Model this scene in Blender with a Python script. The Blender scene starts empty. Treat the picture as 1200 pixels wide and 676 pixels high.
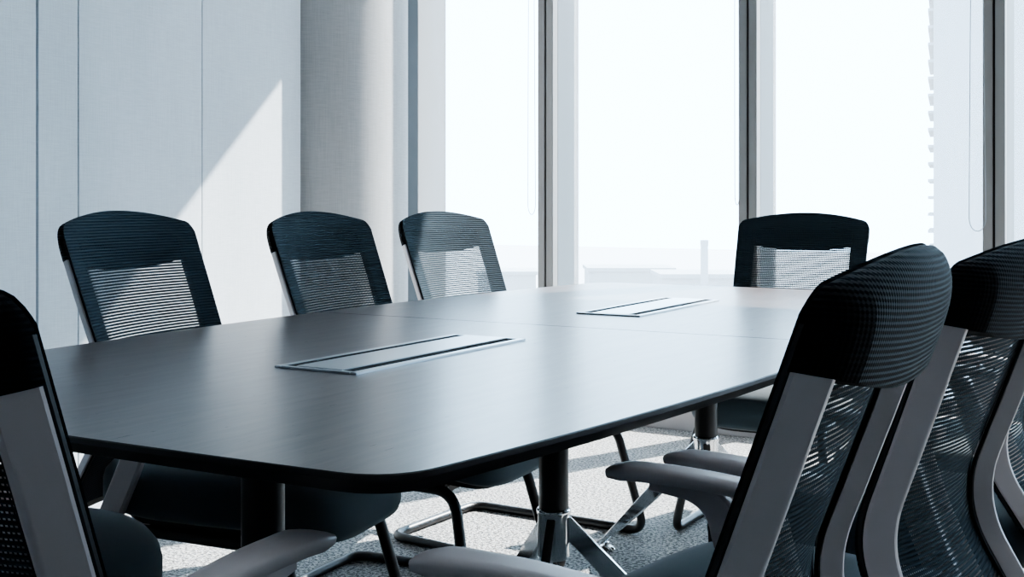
import bpy, bmesh, math, random
from mathutils import Vector, Matrix
random.seed(7)
R = math.radians
sc = bpy.context.scene
col = sc.collection

# ------------------------------------------------------------------ materials
def new_mat(name):
    m = bpy.data.materials.new(name); m.use_nodes = True
    nt = m.node_tree; nt.nodes.clear()
    out = nt.nodes.new('ShaderNodeOutputMaterial')
    return m, nt, out

def N(nt, kind, **kw):
    n = nt.nodes.new(kind)
    for k, v in kw.items():
        if k in n.inputs: n.inputs[k].default_value = v
        else: setattr(n, k, v)
    return n

def L(nt, a, b): nt.links.new(a, b)

def principled(name, color, rough=.5, metal=0., spec=.5, coat=0., sheen=0.):
    m, nt, out = new_mat(name)
    p = N(nt, 'ShaderNodeBsdfPrincipled')
    p.inputs['Base Color'].default_value = (*color, 1)
    p.inputs['Roughness'].default_value = rough
    p.inputs['Metallic'].default_value = metal
    p.inputs['Specular IOR Level'].default_value = spec
    p.inputs['Coat Weight'].default_value = coat
    p.inputs['Sheen Weight'].default_value = sheen
    L(nt, p.outputs[0], out.inputs[0])
    return m, nt, p

def grain_bump(nt, p, scale, strength, dist=.001, detail=3, vec=None):
    tc = N(nt, 'ShaderNodeTexCoord')
    no = N(nt, 'ShaderNodeTexNoise'); no.inputs['Scale'].default_value = scale; no.inputs['Detail'].default_value = detail
    L(nt, tc.outputs['Object'], no.inputs['Vector'])
    b = N(nt, 'ShaderNodeBump'); b.inputs['Strength'].default_value = strength; b.inputs['Distance'].default_value = dist
    L(nt, no.outputs[0], b.inputs['Height']); L(nt, b.outputs[0], p.inputs['Normal'])
    return no

def mix_color(nt, fac, c1, c2):
    r = N(nt, 'ShaderNodeValToRGB')
    r.color_ramp.elements[0].color = (*c1, 1); r.color_ramp.elements[1].color = (*c2, 1)
    L(nt, fac, r.inputs[0]); return r

M = {}
def wall_fabric(name, c1, c2):
    m, nt, p = principled(name, c1, .9, spec=.15)
    tc = N(nt, 'ShaderNodeTexCoord')
    facs = []
    for sx in ((900, 900, 25), (60, 60, 900), (12, 12, 3)):
        mp = N(nt, 'ShaderNodeMapping'); mp.inputs['Scale'].default_value = sx
        L(nt, tc.outputs['Object'], mp.inputs[0])
        no = N(nt, 'ShaderNodeTexNoise'); no.inputs['Scale'].default_value = .35; no.inputs['Detail'].default_value = 2
        L(nt, mp.outputs[0], no.inputs['Vector']); facs.append(no.outputs[0])
    a = N(nt, 'ShaderNodeMath', operation='ADD'); L(nt, facs[0], a.inputs[0]); L(nt, facs[1], a.inputs[1])
    a2 = N(nt, 'ShaderNodeMath', operation='ADD'); L(nt, a.outputs[0], a2.inputs[0]); L(nt, facs[2], a2.inputs[1])
    d = N(nt, 'ShaderNodeMath', operation='DIVIDE'); d.inputs[1].default_value = 3; L(nt, a2.outputs[0], d.inputs[0])
    r = mix_color(nt, d.outputs[0], c1, c2)
    r.color_ramp.elements[0].position = .35; r.color_ramp.elements[1].position = .65
    L(nt, r.outputs[0], p.inputs['Base Color'])
    b = N(nt, 'ShaderNodeBump'); b.inputs['Strength'].default_value = .25; b.inputs['Distance'].default_value = .001
    L(nt, a.outputs[0], b.inputs['Height']); L(nt, b.outputs[0], p.inputs['Normal'])
    return m
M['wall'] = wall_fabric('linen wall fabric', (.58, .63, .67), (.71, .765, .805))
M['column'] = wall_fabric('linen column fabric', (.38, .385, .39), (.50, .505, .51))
M['plaster'], _, _ = principled('white plaster', (.72, .73, .74), .9, spec=.2)
M['dim'], _, _ = principled('grey wall fabric', (.22, .22, .225), .9, spec=.1)
M['dark_gap'], _, _ = principled('panel joint', (.02, .02, .02), .9, spec=.1)
M['plinth'], _, _ = principled('grey sill', (.42, .40, .40), .6)

# carpet
m, nt, p = principled('mottled grey carpet', (.3, .3, .3), .95, spec=.1, sheen=.15)
tc = N(nt, 'ShaderNodeTexCoord')
n1 = N(nt, 'ShaderNodeTexNoise'); n1.inputs['Scale'].default_value = 105; n1.inputs['Detail'].default_value = 5; n1.inputs['Roughness'].default_value = .75
v1 = N(nt, 'ShaderNodeTexVoronoi'); v1.inputs['Scale'].default_value = 190
n2 = N(nt, 'ShaderNodeTexNoise'); n2.inputs['Scale'].default_value = 6; n2.inputs['Detail'].default_value = 3
for q in (n1, v1, n2): L(nt, tc.outputs['Object'], q.inputs['Vector'])
r1 = mix_color(nt, n1.outputs[0], (.05, .053, .057), (.58, .58, .57))
r1.color_ramp.elements[0].position = .43; r1.color_ramp.elements[1].position = .57
r2 = mix_color(nt, n2.outputs[0], (.85, .85, .85), (1.1, 1.1, 1.1))
mx = N(nt, 'ShaderNodeMix', data_type='RGBA', blend_type='MULTIPLY'); mx.inputs[0].default_value = 1
L(nt, r1.outputs[0], mx.inputs[6]); L(nt, r2.outputs[0], mx.inputs[7]); L(nt, mx.outputs[2], p.inputs['Base Color'])
ad = N(nt, 'ShaderNodeMath', operation='ADD'); L(nt, n1.outputs[0], ad.inputs[0]); L(nt, v1.outputs[0], ad.inputs[1])
b = N(nt, 'ShaderNodeBump'); b.inputs['Strength'].default_value = .8; b.inputs['Distance'].default_value = .006
L(nt, ad.outputs[0], b.inputs['Height']); L(nt, b.outputs[0], p.inputs['Normal'])
M['carpet'] = m

# dark stained wood top
m, nt, p = principled('dark stained oak', (.05, .04, .04), .3, spec=.5)
tc = N(nt, 'ShaderNodeTexCoord'); mp = N(nt, 'ShaderNodeMapping'); mp.inputs['Scale'].default_value = (9, 1.2, 9)
L(nt, tc.outputs['Object'], mp.inputs[0])
n1 = N(nt, 'ShaderNodeTexNoise'); n1.inputs['Scale'].default_value = 6; n1.inputs['Detail'].default_value = 8; n1.inputs['Distortion'].default_value = .6
L(nt, mp.outputs[0], n1.inputs['Vector'])
mp2 = N(nt, 'ShaderNodeMapping'); mp2.inputs['Scale'].default_value = (420, 22, 100); L(nt, tc.outputs['Object'], mp2.inputs[0])
n2 = N(nt, 'ShaderNodeTexNoise'); n2.inputs['Scale'].default_value = 1; n2.inputs['Detail'].default_value = 3; L(nt, mp2.outputs[0], n2.inputs['Vector'])
ad = N(nt, 'ShaderNodeMath', operation='ADD'); L(nt, n1.outputs[0], ad.inputs[0]); L(nt, n2.outputs[0], ad.inputs[1])
hf = N(nt, 'ShaderNodeMath', operation='MULTIPLY'); hf.inputs[1].default_value = .5; L(nt, ad.outputs[0], hf.inputs[0])
r = mix_color(nt, hf.outputs[0], (.046, .034, .032), (.125, .094, .086))
r.color_ramp.elements[0].position = .35; r.color_ramp.elements[1].position = .68
L(nt, r.outputs[0], p.inputs['Base Color'])
rr = N(nt, 'ShaderNodeMapRange'); rr.inputs['To Min'].default_value = .25; rr.inputs['To Max'].default_value = .34
L(nt, n2.outputs[0], rr.inputs[0]); L(nt, rr.outputs[0], p.inputs['Roughness'])
b = N(nt, 'ShaderNodeBump'); b.inputs['Strength'].default_value = .12; b.inputs['Distance'].default_value = .0006
L(nt, n2.outputs[0], b.inputs['Height']); L(nt, b.outputs[0], p.inputs['Normal'])
M['wood'] = m
M['wood_edge'], nt, p = principled('dark table edge', (.018, .016, .016), .45)
grain_bump(nt, p, 300, .05)
M['seam'], _, _ = principled('table seam', (.01, .01, .01), .7)

M['grey'], nt, p = principled('warm grey nylon', (.56, .495, .485), .42, spec=.45)
grain_bump(nt, p, 900, .08, .0004)
M['black_metal'], nt, p = principled('black powder coat', (.008, .008, .009), .38, spec=.5)
grain_bump(nt, p, 700, .05, .0004)
M['black_plastic'], nt, p = principled('black plastic', (.010, .011, .013), .5, spec=.4)
grain_bump(nt, p, 700, .06, .0004)
M['chrome'], nt, p = principled('polished chrome', (.78, .79, .80), .07, 1.)
M['alu'], nt, p = principled('satin aluminium', (.46, .48, .50), .33, 1.)
grain_bump(nt, p, 500, .03, .0003)
M['slot'], _, _ = principled('black brush slot', (.006, .006, .007), .9, spec=.1)
M['mullion'], nt, p = principled('grey window mullion', (.23, .228, .226), .5)
M['reveal'], nt, p = principled('pale blue grey reveal', (.12, .15, .175), .6)
M['cord'], _, _ = principled('grey blind cord', (.30, .34, .38), .6)

# seat fabric
m, nt, p = principled('blue black seat fabric', (.040, .061, .073), .85, spec=.25, sheen=.25)
no = grain_bump(nt, p, 1200, .25, .0006, 2)
M['seat'] = m

def ribs(nt, row, colm):
    """row and column waves from the cloth's own UV map (metres)"""
    uv = N(nt, 'ShaderNodeUVMap')
    sp = N(nt, 'ShaderNodeSeparateXYZ'); L(nt, uv.outputs[0], sp.inputs[0])
    def wave(o, pitch, ph=0):
        k = N(nt, 'ShaderNodeMath', operation='MULTIPLY'); k.inputs[1].default_value = 2*math.pi/pitch; L(nt, o, k.inputs[0])
        s = N(nt, 'ShaderNodeMath', operation='SINE'); L(nt, k.outputs[0], s.inputs[0]); return s.outputs[0]
    return wave(sp.outputs[0], colm), wave(sp.outputs[1], row)

# see-through mesh cloth
m, nt, out = new_mat('open black mesh cloth')
p = N(nt, 'ShaderNodeBsdfPrincipled'); p.inputs['Base Color'].default_value = (.024, .037, .047, 1); p.inputs['Roughness'].default_value = .85
p.inputs['Specular IOR Level'].default_value = .08
wx, wy = ribs(nt, .0064, .0046)
gy = N(nt, 'ShaderNodeMath', operation='GREATER_THAN'); gy.inputs[1].default_value = .6; L(nt, wy, gy.inputs[0])
gx = N(nt, 'ShaderNodeMath', operation='GREATER_THAN'); gx.inputs[1].default_value = -.15; L(nt, wx, gx.inputs[0])
h = N(nt, 'ShaderNodeMath', operation='MULTIPLY'); L(nt, gy.outputs[0], h.inputs[0]); L(nt, gx.outputs[0], h.inputs[1])
bp = N(nt, 'ShaderNodeBump'); bp.inputs['Strength'].default_value = .7; bp.inputs['Distance'].default_value = .0015; bp.invert = True
L(nt, wy, bp.inputs['Height']); L(nt, bp.outputs[0], p.inputs['Normal'])
tr = N(nt, 'ShaderNodeBsdfTransparent')
at_ = N(nt, 'ShaderNodeAttribute', attribute_name='open'); h2 = N(nt, 'ShaderNodeMath', operation='MULTIPLY'); L(nt, h.outputs[0], h2.inputs[0]); L(nt, at_.outputs['Fac'], h2.inputs[1])
ms = N(nt, 'ShaderNodeMixShader'); L(nt, h2.outputs[0], ms.inputs[0]); L(nt, p.outputs[0], ms.inputs[1]); L(nt, tr.outputs[0], ms.inputs[2])
L(nt, ms.outputs[0], out.inputs[0])
M['mesh'] = m
# ribbed knit of the head sleeve
m, nt, p = principled('ribbed black knit', (.005, .008, .011), .7, spec=.07)
wx, wy = ribs(nt, .0056, .0046)
k = N(nt, 'ShaderNodeMath', operation='MULTIPLY'); k.inputs[1].default_value = .25; L(nt, wx, k.inputs[0])
a = N(nt, 'ShaderNodeMath', operation='ADD'); L(nt, wy, a.inputs[0]); L(nt, k.outputs[0], a.inputs[1])
bp = N(nt, 'ShaderNodeBump'); bp.inputs['Strength'].default_value = .75; bp.inputs['Distance'].default_value = .002
L(nt, a.outputs[0], bp.inputs['Height']); L(nt, bp.outputs[0], p.inputs['Normal'])
M['sleeve'] = m

# thin glass
m, nt, out = new_mat('clear window glass')
t = N(nt, 'ShaderNodeBsdfTransparent'); t.inputs[0].default_value = (.97, .985, .99, 1)
g = N(nt, 'ShaderNodeBsdfGlossy'); g.inputs['Roughness'].default_value = .02
fr = N(nt, 'ShaderNodeFresnel'); fr.inputs[0].default_value = 1.35
mxs = N(nt, 'ShaderNodeMixShader'); L(nt, fr.outputs[0], mxs.inputs[0]); L(nt, t.outputs[0], mxs.inputs[1]); L(nt, g.outputs[0], mxs.inputs[2])
L(nt, mxs.outputs[0], out.inputs[0]); M['glass'] = m
# sheer blind
def sheer(name, clear, tint=(.92, .94, .96, 1)):
    m, nt, out = new_mat(name)
    t = N(nt, 'ShaderNodeBsdfTransparent')
    tl = N(nt, 'ShaderNodeBsdfTranslucent'); tl.inputs[0].default_value = tint
    tc = N(nt, 'ShaderNodeTexCoord'); mp = N(nt, 'ShaderNodeMapping'); mp.inputs['Scale'].default_value = (160, 1, 6); L(nt, tc.outputs['Object'], mp.inputs[0])
    no = N(nt, 'ShaderNodeTexNoise'); no.inputs['Scale'].default_value = 1; L(nt, mp.outputs[0], no.inputs['Vector'])
    mr = N(nt, 'ShaderNodeMapRange'); mr.inputs['To Min'].default_value = 1-clear-.02; mr.inputs['To Max'].default_value = 1-clear+.02
    L(nt, no.outputs[0], mr.inputs[0])
    mxs = N(nt, 'ShaderNodeMixShader'); L(nt, mr.outputs[0], mxs.inputs[0]); L(nt, t.outputs[0], mxs.inputs[1]); L(nt, tl.outputs[0], mxs.inputs[2])
    L(nt, mxs.outputs[0], out.inputs[0]); return m
M['blind'] = sheer('sheer white blind', .94)
M['blind_edge'] = sheer('linen side screen', .12, (.30, .31, .32, 1))
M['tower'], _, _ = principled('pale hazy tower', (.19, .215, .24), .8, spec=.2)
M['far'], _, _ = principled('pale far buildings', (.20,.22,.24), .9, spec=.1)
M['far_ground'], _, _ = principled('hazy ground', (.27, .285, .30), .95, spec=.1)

# ------------------------------------------------------------------ mesh helpers
class MB:
    def __init__(self): self.bm = bmesh.new()
    def box(self, x0, x1, y0, y1, z0, z1, bev=0):
        vs = [self.bm.verts.new((x, y, z)) for z in (z0, z1) for y in (y0, y1) for x in (x0, x1)]
        fs = [(0,2,3,1),(4,5,7,6),(0,1,5,4),(2,6,7,3),(0,4,6,2),(1,3,7,5)]
        F = [self.bm.faces.new([vs[i] for i in f]) for f in fs]
        if bev:
            es = list({e for f in F for e in f.edges})
            bmesh.ops.bevel(self.bm, geom=es, offset=bev, segments=2, affect='EDGES')
        return self
    def loops(self, rings, closed=True, cap=True):
        V = [[self.bm.verts.new(p) for p in r] for r in rings]
        n = len(V[0])
        for a, b_ in zip(V, V[1:]):
            for i in range(n if closed else n-1):
                j = (i+1) % n
                self.bm.faces.new((a[i], a[j], b_[j], b_[i]))
        if cap:
            self.bm.faces.new(V[0][::-1]); self.bm.faces.new(V[-1])
        return self
    def tube(self, pts, r, n=12, cyc=False):
        pts = [Vector(p) for p in pts]; rings = []; m = len(pts)
        up = None
        for i, p in enumerate(pts):
            a = pts[(i-1) % m] if (cyc or i) else p
            c = pts[(i+1) % m] if (cyc or i < m-1) else p
            t = (c-a).normalized()
            if up is None:
                up = Vector((0, 0, 1)) if abs(t.z) < .9 else Vector((1, 0, 0))
            s = t.cross(up).normalized(); up = s.cross(t).normalized()
            rings.append([p + r*(math.cos(2*math.pi*k/n)*s + math.sin(2*math.pi*k/n)*up) for k in range(n)])
        if cyc:
            rings.append(rings[0]); self.loops(rings, True, False)
        else: self.loops(rings)
        return self
    def sweep(self, pts, side, section, scales=None):
        """section: list of (a along side, b along normal)"""
        pts = [Vector(p) for p in pts]; side = Vector(side); rings = []
        for i, p in enumerate(pts):
            a = pts[max(i-1, 0)]; c = pts[min(i+1, len(pts)-1)]
            t = (c-a).normalized(); s = (side - t*side.dot(t)).normalized(); nn = t.cross(s)
            sa, sb = (scales[i] if scales else (1, 1))
            rings.append([p + s*u*sa + nn*v*sb for u, v in section])
        return self.loops(rings)
    def lathe(self, prof, c=(0, 0), n=32):
        rings = [[(c[0]+r*math.cos(2*math.pi*k/n), c[1]+r*math.sin(2*math.pi*k/n), z) for k in range(n)] for r, z in prof]
        return self.loops(rings)
    def build(self, name, mat, parent=None, smooth=True, angle=40):
        bm = self.bm
        bmesh.ops.remove_doubles(bm, verts=bm.verts, dist=1e-6)
        bmesh.ops.recalc_face_normals(bm, faces=bm.faces)
        me = bpy.data.meshes.new(name)
        if smooth:
            for f in bm.faces: f.smooth = True
            for e in bm.edges:
                if len(e.link_faces) == 2 and e.calc_face_angle(0) > R(angle): e.smooth = False
        bm.to_mesh(me); bm.free()
        o = bpy.data.objects.new(name, me); col.objects.link(o)
        me.materials.append(M[mat] if isinstance(mat, str) else mat)
        if parent: o.parent = parent
        return o

def fillet(pts, rad, n=8):
    pts = [Vector(p) for p in pts]
    if not isinstance(rad, (list, tuple)): rad = [rad]*len(pts)
    out = [pts[0]]
    for i in range(1, len(pts)-1):
        p = pts[i]; a = (pts[i-1]-p); c = (pts[i+1]-p)
        r = min(rad[i], a.length*.49, c.length*.49)
        A = p + a.normalized()*r; B = p + c.normalized()*r
        for k in range(n+1):
            t = k/n; out.append((1-t)**2*A + 2*t*(1-t)*p + t*t*B)
    out.append(pts[-1]); return out

def rect(w, h, c=.003):
    w /= 2; h /= 2
    return [(-w+c, -h), (w-c, -h), (w, -h+c), (w, h-c), (w-c, h), (-w+c, h), (-w, h-c), (-w, -h+c)]

def empty(name, loc=(0, 0, 0), rz=0):
    o = bpy.data.objects.new(name, None); col.objects.link(o)
    o.location = loc; o.rotation_euler = (0, 0, rz); o.empty_display_size = .1
    return o
def tag(o, label, cat, group=None):
    o['label'] = label; o['category'] = cat
    if group: o['group'] = group
    return o
def struct(o): o['kind'] = 'structure'; return o

# ------------------------------------------------------------------ the room
YW = 4.81        # front of sill and mullions
YG = 5.06        # glass
XL = -3.06       # left wall face
XR, YB, ZC, ZH = 3.2, -2.6, 3.3, 3.145
struct(MB().box(-3.95, XR+.2, YB-.2, 5.3, -.06, 0).build('floor', 'carpet', smooth=False))
struct(MB().box(-3.95, XR+.2, YB-.2, 5.3, ZC, ZC+.1).build('ceiling', 'plaster', smooth=False))
# left wall: backing and upholstered panels with joints
w = MB().box(XL-.2, XL-.022, YB, 3.66, 0, ZC)
wl = struct(w.build('wall_left', 'dark_gap', smooth=False))
pm = MB()
joints = [-2.58, -2.04, -1.50, -.96, -.42, .12, .66, 1.20, 1.74, 2.38275, 2.53575, 3.074, 3.610]
gaps =   [.003,  .003,  .003,  .003, .003, .003, .003, .003, .003, .007,  .0025,  .0015,  .002]
for (a, ga), (c, gc) in zip(zip(joints, gaps), zip(joints[1:], gaps[1:])):
    pm.box(XL-.02, XL, a+ga/2+.0005, c-gc/2-.0005, .0, ZC, .0012)
pn = pm.build('wall_panel', 'wall', wl)
struct(MB().box(XR, XR+.15, YB, 5.2, 0, ZC).build('wall_right', 'dim', smooth=False))
struct(MB().box(-3.95, XR, YB-.15, YB, 0, ZC).build('wall_back', 'dim', smooth=False))
# window wall: head, low sill block
struct(MB().box(-3.95, XR, YW+.02, 5.2, ZH, ZC).build('wall_far', 'plaster', smooth=False))
struct(MB().box(-3.95, XR, YW, 5.2, 0, .13, .004).build('trim_1', 'plinth'))
# column at the corner, wrapped in fabric
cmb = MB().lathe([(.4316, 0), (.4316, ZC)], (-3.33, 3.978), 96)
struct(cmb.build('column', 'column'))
struct(MB().box(-3.95, -3.85, 3.66, 5.2, 0, ZC).box(-3.85, -3.07, 3.66, 3.70, 0, ZC).build('wall_corner', 'plaster', smooth=False))
mull = [-3.585+.975*k for k in range(0, 8)]
for i, x in enumerate(mull):
    if x > XR-.1: continue
    t = empty('trim_%d' % (i+2), (x, YW, .13)); struct(t)
    f = MB()
    f.box(-.040, -.0045, 0, .05, 0, ZH-.13, .002); f.box(.0045, .040, 0, .05, 0, ZH-.13, .002)
    f.build('mullion_face', 'mullion', t)
    MB().box(-.0045, .0045, .012, .05, 0, ZH-.13).build('mullion_groove', 'dark_gap', t, False)
    MB().box(-.040, .040, .05, .27, 0, ZH-.13, .002).build('mullion_reveal', 'reveal', t)
bays = [(mull[k]+.04, mull[k+1]-.04) for k in range(len(mull)-1) if mull[k+1] < XR]
for i, (a, c) in enumerate(bays):
    wdw = struct(MB().box(a, c, YG, YG+.006, .13, ZH).build('window_%d' % (i+1), 'glass', smooth=False))
    fm = MB()
    fm.box(a, c, YG-.02, YG+.03, .13, .17); fm.box(a, c, YG-.02, YG+.03, ZH-.05, ZH)
    fm.build('window_frame', 'mullion', wdw, False)
# linen side screen beside the column
struct(MB().box(-3.39, -3.224, 4.90, 4.903, .13, ZH).build('trim_20', 'blind_edge', smooth=False))
struct(MB().box(-3.56, -3.395, 4.93, 5.03, .13, ZH).build('trim_21', 'reveal', smooth=False))

# sheer roller blinds with cord loops
blind_desc = ['sheer white roller blind in the leftmost window beside the fabric column',
              'sheer white roller blind in the window straight behind the far end of the table',
              'sheer white roller blind in the window behind the far head chair',
              'sheer white roller blind in the window at the right edge']
cords = [(-2.668, .94, .04), (-1.672, .985, .02), (-.715, .885, .06)]
for i, (a, c) in enumerate(bays[:4]):
    o = empty('roller_blind', ((a+c)/2, 4.99, ZH-.06))
    tag(o, blind_desc[i], 'blind', 'sheer roller blinds in the windows')
    hw = (c-a)/2-.004
    x0 = -hw if i else hw-.62
    MB().tube([(x0, 0, 0), (hw, 0, 0)], .022, 16).build('roller', 'alu', o)
    MB().box(x0+.005, hw-.005, .019, .0195, -(ZH-.06)+.20, 0).build('blind_fabric', 'blind', o, False)
    MB().box(x0+.005, hw-.005, .014, .026, -(ZH-.06)+.18, -(ZH-.06)+.20, .002).build('bottom_bar', 'alu', o)
    if i < 3:
        cx_, zb, wd = cords[i]
        lx = cx_-o.location.x; ly = 4.785-4.99; zt = -.02; zb -= o.location.z
        pts = []
        for k in range(15):
            t = k/14; pts.append((lx - wd/2*(1-t*.75)-.004*math.sin(3*t), ly*(1-t)**.3 if t > .6 else ly, zb+.05+(zt-zb-.05)*t))
        pts = pts[::-1]
        for k in range(1, 12):
            an = math.pi*k/12
            pts.append((lx - wd/2*math.cos(an), ly, zb+.05-.05*math.sin(an)))
        for k in range(15):
            t = k/14; pts.append((lx + wd/2*(1-t*.75), ly, zb+.05+(zt-zb-.05)*t))
        MB().tube(pts, .0016, 6).build('cord_loop', 'cord', o)

# ------------------------------------------------------------------ outside, far below and hazy
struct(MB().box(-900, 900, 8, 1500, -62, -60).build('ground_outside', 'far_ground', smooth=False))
TH = R(30.1024); F_ = 1377.36; CY0 = 238.71; CH = .9905
def at(u, depth, v=None, z=None):
    X = (u-600)/F_*depth
    zz = CH-(v-CY0)/F_*depth if v is not None else z
    return Vector((X*math.cos(TH)-depth*math.sin(TH), X*math.sin(TH)+depth*math.cos(TH), zz))
D = 120
a = at(1094, D, z=0)
t = empty('tower_block', (a.x, a.y, -60), TH-R(20.5))
tag(t, 'pale hazy tower block with stacked floor ledges outside the right windows', 'building')
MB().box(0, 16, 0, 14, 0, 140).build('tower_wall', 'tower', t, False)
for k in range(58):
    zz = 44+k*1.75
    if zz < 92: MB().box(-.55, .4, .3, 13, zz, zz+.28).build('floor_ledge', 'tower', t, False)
a = at(826, 90, z=0)
t = empty('chimney_mast', (a.x, a.y, -60), TH)
tag(t, 'faint pale mast standing in the haze behind the middle window', 'mast')
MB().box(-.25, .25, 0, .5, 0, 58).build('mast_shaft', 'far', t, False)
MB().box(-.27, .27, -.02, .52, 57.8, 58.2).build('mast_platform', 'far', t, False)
def far_block(u0, u1, vtop, depth, label):
    a = at(u0, depth, v=vtop); c = at(u1, depth, v=vtop)
    wv = (c-a).length
    t = empty('far_building', (a.x, a.y, -60), TH)
    tag(t, label, 'building')
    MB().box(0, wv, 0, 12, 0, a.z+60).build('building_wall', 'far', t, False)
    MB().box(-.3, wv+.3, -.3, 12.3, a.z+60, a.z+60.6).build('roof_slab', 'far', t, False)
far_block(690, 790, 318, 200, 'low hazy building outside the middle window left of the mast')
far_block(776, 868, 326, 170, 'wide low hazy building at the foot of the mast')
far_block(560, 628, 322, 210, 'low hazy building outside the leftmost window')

# ------------------------------------------------------------------ conference table
CX, CY, T = -1.137, 2.132, .74
tb = empty('conference_table', (CX, CY, 0))
tag(tb, 'long boat-shaped dark wood conference table in two halves on black columns', 'table')
HL, HWD = 1.262, .615
def halfw(t): return HWD - .11*(t/HL)**2
def outline(inset=0):
    """right side from near end to far end, then mirrored; rounded corners"""
    hl = HL-inset; rc = .055
    pts = []
    def bow(x): return hl + .012*(1-(x/.5)**2)
    wend = halfw(HL)-inset
    poly = []
    # near end, left -> right
    right = []
    n = 40
    ts = [-hl + 2*hl*k/n for k in range(n+1)]
    right = [Vector((halfw(t)-inset, t, 0)) for t in ts]
    near = [Vector((-wend + 2*wend*k/16, -bow(-wend + 2*wend*k/16), 0)) for k in range(1, 16)]
    far = [Vector((wend - 2*wend*k/16, bow(wend - 2*wend*k/16), 0)) for k in range(1, 16)]
    left = [Vector((-(halfw(t)-inset), t, 0)) for t in reversed(ts)]
    def trim(seg):  # drop points within rc of both ends
        return [p for p in seg if (p-seg[0]).length > rc and (p-seg[-1]).length > rc]
    segs = []
    for seg, corner in ((near, Vector((wend, -hl, 0))), (right, Vector((wend, hl, 0))), (far, Vector((-wend, hl, 0))), (left, Vector((-wend, -hl, 0)))):
        segs.append(([p for p in seg if min((p-q).length for q in (Vector((wend,-hl,0)),Vector((wend,hl,0)),Vector((-wend,hl,0)),Vector((-wend,-hl,0)))) > rc], corner))
    res = []
    for i, (sg, cn) in enumerate(segs):
        res += sg
        A = sg[-1]; B = segs[(i+1) % 4][0][0]
        for k in range(1, 10):
            t = k/10; res.append((1-t)**2*A + 2*t*(1-t)*cn + t*t*B)
    return res
ol = outline()
def half_top(sign):
    # clip the outline at y=0 (with the seam gap) keeping the half on the side "sign"
    g = .002
    out = []
    n = len(ol)
    for i in range(n):
        p, q = ol[i], ol[(i+1) % n]
        ip, iq = p.y*sign > g, q.y*sign > g
        if ip: out.append(p)
        if ip != iq:
            t = (g*sign-p.y)/(q.y-p.y); out.append(p.lerp(q, t))
    return out
for s in (-1, 1):
    ho = half_top(s)
    cen = Vector((0, s*HL/2, 0))
    def ins(d):
        return [p + (cen-p).normalized()*d if abs(p.y) > .01 else Vector((p.x*(1-d/.6), p.y, 0)) for p in ho]
    mb = MB()
    rings = []
    for d, z in ((.016, T-.022), (.001, T-.0085), (.0, T-.007), (.0, T-.0015), (.0012, T)):
        rings.append([(p.x, p.y, z) for p in ins(d)])
    mb.loops(rings)
    top = mb.build('table_top', 'wood', tb, angle=25)
    top.data.materials.append(M['wood_edge'])
    for f in top.data.polygons:
        if f.normal.z < .7: f.material_index = 1
# frame under the top
fb = MB(); fb.box(-.035, .035, -1.0, 1.0, T-.065, T-.0225, .003)
fb.box(-.30, .30, -.9, -.84, T-.055, T-.0225, .003); fb.box(-.30, .30, -.03, .03, T-.055, T-.0225, .003); fb.box(-.30, .30, .84, .9, T-.055, T-.0225, .003)
fb.build('support_beam', 'black_metal', tb)
stars = [(-.872, (90, 210, 330)), (0, (-72, 32, 147)), (.872, (172, 55, -65))]
for yy, angs in stars:
    c_ = MB().lathe([(.0305, .27), (.0305, T-.066)], (0, yy), 40).build('column_leg', 'black_metal', tb)
    MB().lathe([(.026, .262), (.030, .266), (.0325, .270), (.0325, .352), (.035, .356), (.035, .364), (.0325, .367), (.031, .367)], (0, yy), 40).build('chrome_sleeve', 'chrome', c_)
    for an in angs:
        d = Vector((math.cos(R(an)), math.sin(R(an)), 0)); sd = Vector((-d.y, d.x, 0)); o_ = Vector((0, yy, 0))
        fm = MB()
        # blade: tapered bar from the sleeve down to the glide
        rings = []
        for t in [k/10 for k in range(11)]:
            rr_ = .030 + t*.30
            ztop = .352*(1-t)**1.02 + .034*t + .008*math.sin(math.pi*t)
            zbot = .298*(1-t)**1.02 + .018*t - .008*math.sin(math.pi*t)
            wdt = .009*(1-t)+.012*t
            c0 = o_ + d*rr_
            b_ = .003
            rings.append([c0+sd*x+Vector((0, 0, z)) for x, z in ((-wdt, zbot+b_), (-wdt+b_, zbot), (wdt-b_, zbot), (wdt, zbot+b_), (wdt, ztop-b_), (wdt-b_, ztop), (-wdt+b_, ztop), (-wdt, ztop-b_))])
        fm.loops(rings)
        ft = fm.build('foot', 'chrome', c_)
        g0 = o_ + d*.322
        MB().lathe([(.026, .0), (.027, .004), (.022, .010), (.010, .014), (.008, .022)], (g0.x, g0.y), 24).build('glide', 'chrome', ft)

# power boxes set into the top (each a thing of its own)
BW, BL, BX = .158, .504, .508
for i, s in enumerate((-1, 1)):
    t = empty('power_box', (CX, CY+s*BX, T))
    tag(t, ['brushed metal flip-up power box on the near half of the table', 'brushed metal flip-up power box on the far half of the table'][i], 'power box', 'flip-up power boxes on the conference table')
    hw, hl = BW/2, BL/2
    fr_ = MB()
    fr_.box(-hw, -hw+.013, -hl, hl, 0, .0035, .001); fr_.box(hw-.013, hw, -hl, hl, 0, .0035, .001)
    fr_.box(-hw+.013, hw-.013, -hl, -hl+.010, 0, .0035, .001); fr_.box(-hw+.013, hw-.013, hl-.010, hl, 0, .0035, .001)
    fr_.build('box_frame', 'alu', t)
    MB().box(-hw+.0135, hw-.0135, -hl+.0105, hl-.0105, 0, .0029).build('brush_slot', 'slot', t, False)
    lid = MB().box(-hw+.035, hw-.035, -hl+.0105, hl-.012, .002, .0044 if i == 0 else .0039, .0006).build('lid', 'alu', t)
    if i == 0:
        for x in (-.032, .002, .033):
            MB().box(x-.007, x+.007, -hl+.0098, -hl+.012, .0026, .0036).build('finger_notch', 'slot', lid, False)

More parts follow.
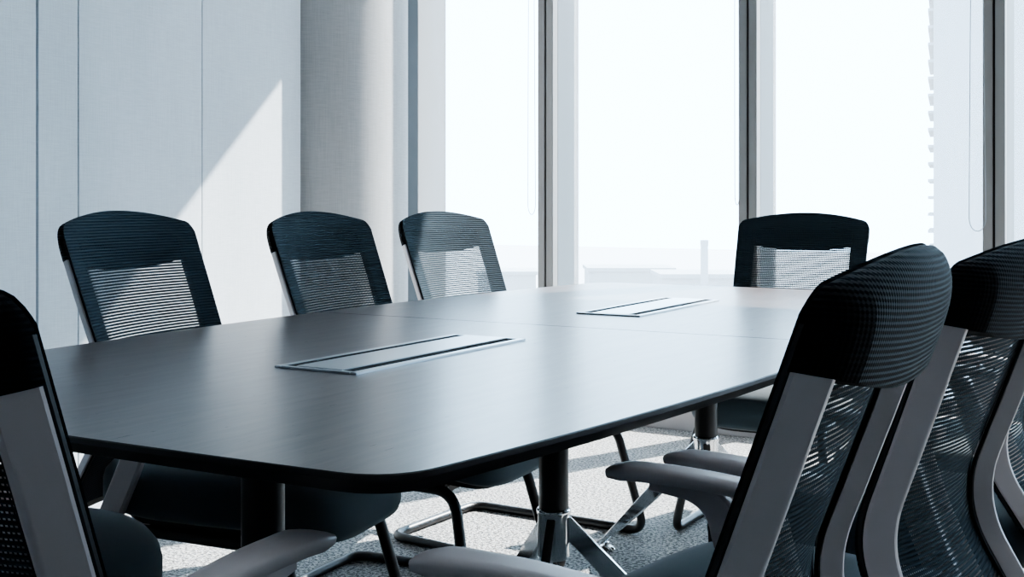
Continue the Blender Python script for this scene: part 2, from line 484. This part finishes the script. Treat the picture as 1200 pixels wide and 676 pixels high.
# ------------------------------------------------------------------ the mesh chair
def lerp_tab(tab, z):
    if z >= tab[0][0]: return tab[0][1]
    for (z0, a), (z1, b_) in zip(tab, tab[1:]):
        if z >= z1:
            t = (z0-z)/(z0-z1); return a+(b_-a)*t
    return tab[-1][1]
# side profile of the cloth (z -> y), softened at the lumbar bend
raw = fillet([(0, -.318, .975), (0, -.228, .725), (0, -.176, .585), (0, -.322, .350), (0, -.330, .33)], [0, .10, .10, .01, 0], 14)
prof = [(p.z, p.y) for p in raw]
def py(z): return lerp_tab(prof, z)
def hwid(z): return lerp_tab([(.975, .216), (.93, .220), (.80, .217), (.60, .210), (.33, .188)], z)
def ztop(s):   # top edge of the back across its width
    a = abs(s)
    z = .968 - .030*a**2
    if a > .92: z -= .020*((a-.92)/.08)**2.2
    return z
def bowy(s): return -.030*(1-s*s)
SN = 28
def cloth_pt(s, z, off=0):
    return Vector((s*hwid(z), py(z)+bowy(s)+off, z))
def set_uv(o, fn):
    me = o.data; uv = me.uv_layers.new(name='UVMap')
    for lp in me.loops:
        uv.data[lp.index].uv = fn(me.vertices[lp.vertex_index].co)
def smoothstep_s():  # denser samples near the edges
    return [-1, -.99, -.975, -.95, -.92, -.88] + [-.8+.1*k for k in range(17)] + [.88, .92, .95, .975, .99, 1]

chair = empty('mesh_chair')
# 1 seat
def seat_ring(inset, z, drop=1.):
    pts = []
    n = 64
    for k in range(n):
        a = 2*math.pi*k/n; c, s = math.cos(a), math.sin(a)
        ex = 2/4.2
        x = math.copysign(abs(c)**ex, c); y = math.copysign(abs(s)**ex, s)
        hw = (.218 if y < 0 else .222) - inset
        yy = .003 + y*(.275-inset)
        dz = -.040*max(0, (yy-.10)/.178)**2*drop + .008*max(0, (-yy-.1)/.15)
        pts.append((x*hw, yy, z+dz))
    return pts
mb = MB()
rings = [seat_ring(.05, .366), seat_ring(.016, .368), seat_ring(.004, .377), seat_ring(0, .392), seat_ring(0, .425), seat_ring(.004, .442), seat_ring(.014, .455), seat_ring(.035, .463), seat_ring(.08, .468), seat_ring(.14, .470)]
seat = mb.loops(rings).build('seat', 'seat', chair, angle=70)
mb = MB(); mb.loops([seat_ring(.07, .342), seat_ring(.045, .346), seat_ring(.035, .3655)])
mb.build('seat_pan', 'black_plastic', chair, angle=50)
# 2 cloth panel, the whole front of the back
S = smoothstep_s()
mb = MB(); rows = []
NZ = 46
for k in range(NZ+1):
    f = k/NZ
    rows.append([cloth_pt(s, .352+(ztop(s)-.352)*f) for s in S])
mb.loops(rows, closed=False, cap=False)
panel = mb.build('mesh_panel', 'mesh', chair, angle=80)
set_uv(panel, lambda c: (c.x, c.z*1.06))
op = panel.data.attributes.new('open', 'FLOAT', 'POINT')
for i, v in enumerate(panel.data.vertices):
    op.data[i].value = 0. if (abs(v.co.x)/hwid(v.co.z) > .745 or v.co.z > .91 or v.co.z < .47) else 1.
# 3 black frame behind the cloth: two side rails and a lower bar
fr_ = MB()
def side_pt(sg, z, d, b_):   # d: distance in from the edge, b_: depth behind the cloth
    x = sg*(hwid(z)-d); return Vector((x, py(z)+bowy(x/hwid(z))-b_, z))
for sg in (-1, 1):
    rings = []
    for k in range(45):
        z = .350+(.91-.350)*k/44
        rings.append([side_pt(sg, z, d, b_) for d, b_ in ((.0005, .0025), (.028, .0025), (.055, .0025), (.056, .004), (.056, .0075), (.028, .0082), (.002, .0082), (.0, .0068))])
    fr_.loops(rings)
fr_.sweep([(x, py(.362)+bowy(x/.19)-.008, .362) for x in [-.17+.034*k for k in range(11)]], (0, 0, 1), rect(.03, .012, .003))
fr_.build('back_frame', 'black_plastic', chair)
# 4 ribbed sleeve over the top
mb = MB()
def zbot_rear(s): return .871 - .030*(1-abs(s)**2.2)
def zbot_front(s): return .872 - .030*(1-abs(s)**2.2)
S2 = smoothstep_s(); front = []; rear = []
K = 20
for k in range(K+1):
    f = k/K
    fr_row, rr_row = [], []
    for s in S2:
        zt_ = ztop(s)
        z0 = zbot_front(s); z = z0+(zt_-.002-z0)*f
        fr_row.append(cloth_pt(s*.998, z, -.0035))
        z0 = zbot_rear(s); z = z0+(zt_-.002-z0)*f
        a_ = min(1, max(0, (1-abs(s))/.20)); th = .014 + (.029*(1-(1-a_)**1.6) - .004*(1-abs(s))) * (1-.55*f**3)*(1-f**8)**.5 - .008*f**4
        q = cloth_pt(s*.998, z, -.0035-th)
        # round the sides over
        rr_row.append(q)
    front.append(fr_row); rear.append(rr_row)
bm = mb.bm
VF = [[bm.verts.new(p) for p in r] for r in front]; VR = [[bm.verts.new(p) for p in r] for r in rear]
ns = len(S2)
for k in range(K):
    for i in range(ns-1):
        bm.faces.new((VF[k][i], VF[k][i+1], VF[k+1][i+1], VF[k+1][i]))
        bm.faces.new((VR[k][i+1], VR[k][i], VR[k+1][i], VR[k+1][i+1]))
    bm.faces.new((VF[k][0], VF[k+1][0], VR[k+1][0], VR[k][0])); bm.faces.new((VF[k+1][-1], VF[k][-1], VR[k][-1], VR[k+1][-1]))
for i in range(ns-1):
    bm.faces.new((VF[0][i+1], VF[0][i], VR[0][i], VR[0][i+1])); bm.faces.new((VF[K][i], VF[K][i+1], VR[K][i+1], VR[K][i]))
sleeve = mb.build('head_sleeve', 'sleeve', chair, angle=75)
set_uv(sleeve, lambda c: (c.x, c.z*1.06-.012*(c.x/.2)**2))
# 5 grey uprights, arms, arm supports
for sg in (-1, 1):
    rings = []
    for k in range(50):
        z = .875-.527*k/49
        rings.append([side_pt(sg, z, d, b_) for d, b_ in ((.002, .0086), (.0007, .0096), (.0010, .0130), (.0025, .0148), (.0185, .0335), (.0205, .0350), (.0255, .0350), (.0285, .0335), (.047, .0090))])
    um = MB().loops(rings)
    e_ = side_pt(sg, .356, .024, .024)
    low = fillet([e_, (sg*.160, -.350, .322), (sg*.155, -.13, .340)], [0, .05, 0], 8)
    um.sweep(low, (1, 0, 0), rect(.036, .020, .004))
    um.build('upright', 'grey', chair, angle=30)
    # arm pad
    ap = fillet([(sg*.215, .062, .670), (sg*.214, .03, .673), (sg*.212, -.05, .673), (sg*.212, -.150, .664)], [0, .05, .05, 0], 6)
    n = len(ap)
    scl = []
    for i in range(n):
        t = i/(n-1)
        e = min(1, .80+.20*min(1, t*9)) * (1-.25*t)
        scl.append((e, min(1, .7+t*5)))
    pad = MB().sweep(ap, (1, 0, 0), [(-.028, -.004), (-.024, -.009), (.024, -.009), (.028, -.004), (.029, .003), (.026, .007), (.012, .009), (-.012, .009), (-.026, .007), (-.029, .003)], scl).build('armrest', 'grey', chair, angle=50)
    sp = fillet([(sg*.216, .01, .662), (sg*.222, -.075, .652), (sg*.231, -.118, .505), (sg*.231, -.185, .362), (sg*.19, -.20, .345)], [0, .06, .06, .02, 0], 8)
    n = len(sp)
    MB().sweep(sp, (1, 0, 0), rect(.020, .048, .004), [(1, .45+.55*min(1, i/(n*.35))) for i in range(n)]).build('arm_support', 'grey', chair)
# 6 black tube base
for sg in (-1, 1):
    pts = fillet([(sg*.165, -.17, .336), (sg*.185, .185, .332), (sg*.236, .258, .0135), (sg*.234, .10, .0135)], [0, .055, .055, 0], 10)
    MB().tube(pts, .0130, 14).build('leg', 'black_metal', chair)
sl = fillet([(-.234, .10, .0135), (-.214, -.346, .0135), (.214, -.346, .0135), (.234, .10, .0135)], [0, .055, .055, 0], 8)
MB().tube(sl, .0130, 14).build('sled_base', 'black_metal', chair)
br = MB(); br.box(-.165, .165, -.165, -.135, .322, .3415, .004); br.box(-.18, .18, .13, .16, .322, .3415, .004)
br.box(-.03, .03, -.14, .14, .326, .3415, .003)
br.build('seat_bracket', 'black_metal', chair)

def place(o, x, y, rz, label, group=None, s=1.):
    o.location = (x, y, 0); o.rotation_euler = (0, 0, R(rz)); o.scale = (s, s, s)
    tag(o, label, 'chair', group)
def dup(root):
    r = root.copy(); col.objects.link(r)
    for ch in list(root.children):
        c = ch.copy(); col.objects.link(c); c.parent = r
    return r
G = 'black mesh conference chairs around the table'
spots = [
 (-1.715, 1.20, -80, 'dark chair nearest the camera on the wall side, only its rounded seat front showing'),
 (-1.699, 1.857, -79.5, 'black mesh-back chair facing right, nearest full back on the wall side of the table'),
 (-1.660, 2.428, -85.7, 'black mesh-back chair in the middle of the three backs along the wall side'),
 (-1.687, 3.012, -93.5, 'black mesh-back chair on the wall side closest to the windows, partly sunlit'),
 (-.560, 1.114, 90.5, 'black mesh-back chair seen from behind at front right, its back overlapping the table edge'),
 (-.500, 1.640, 81, 'black mesh-back chair second from the front on the right side of the table'),
 (-.490, 2.300, 88, 'third chair on the right side, its grey frame showing past the second chair'),
 (-.470, 2.900, 90, 'farthest chair on the right side, a sliver of frame beside the photo edge'),
 (-1.116, 3.553, 181, 'black mesh-back chair at the far head of the table in front of the windows'),
 (-.958, .835, 4.5, 'dark chair at the near head of the table, grey upright cropped by the left edge'),
]
size = [1, 1.008, 1.003, 1, .986, .982, .98, .98, .993, .985]
for i, (x, y, rz, lab) in enumerate(spots):
    o = chair if i == 0 else dup(chair)
    place(o, x, y, rz, lab, G, size[i])

# ------------------------------------------------------------------ light
w = bpy.data.worlds.new('hazy sky'); sc.world = w; w.use_nodes = True
nt = w.node_tree; bg = nt.nodes['Background']
bg.inputs[0].default_value = (.52, .77, 1.0, 1); bg.inputs[1].default_value = 3.4
sun = bpy.data.lights.new('sun', 'SUN'); sun.energy = 15; sun.angle = R(.6); sun.color = (1, .97, .935)
so = bpy.data.objects.new('sun', sun); col.objects.link(so)
so.rotation_euler = Vector((-.407, -1, -.985)).to_track_quat('-Z', 'Y').to_euler()
so.location = (4, 9, 9)

# ------------------------------------------------------------------ camera
cam = bpy.data.cameras.new('camera'); co = bpy.data.objects.new('camera', cam); col.objects.link(co)
cam.sensor_width = 36; cam.lens = 36*F_/1200; cam.clip_start = .05; cam.clip_end = 3000
cam.shift_y = -(338-CY0)/1200
co.location = (0, 0, CH); co.rotation_euler = (R(90), 0, TH)
sc.camera = co
sc.view_settings.view_transform = 'AgX'
sc.view_settings.look = 'AgX - Medium High Contrast'
sc.view_settings.exposure = 1.6
sc.cycles.max_bounces = 10
sc.cycles.transparent_max_bounces = 24
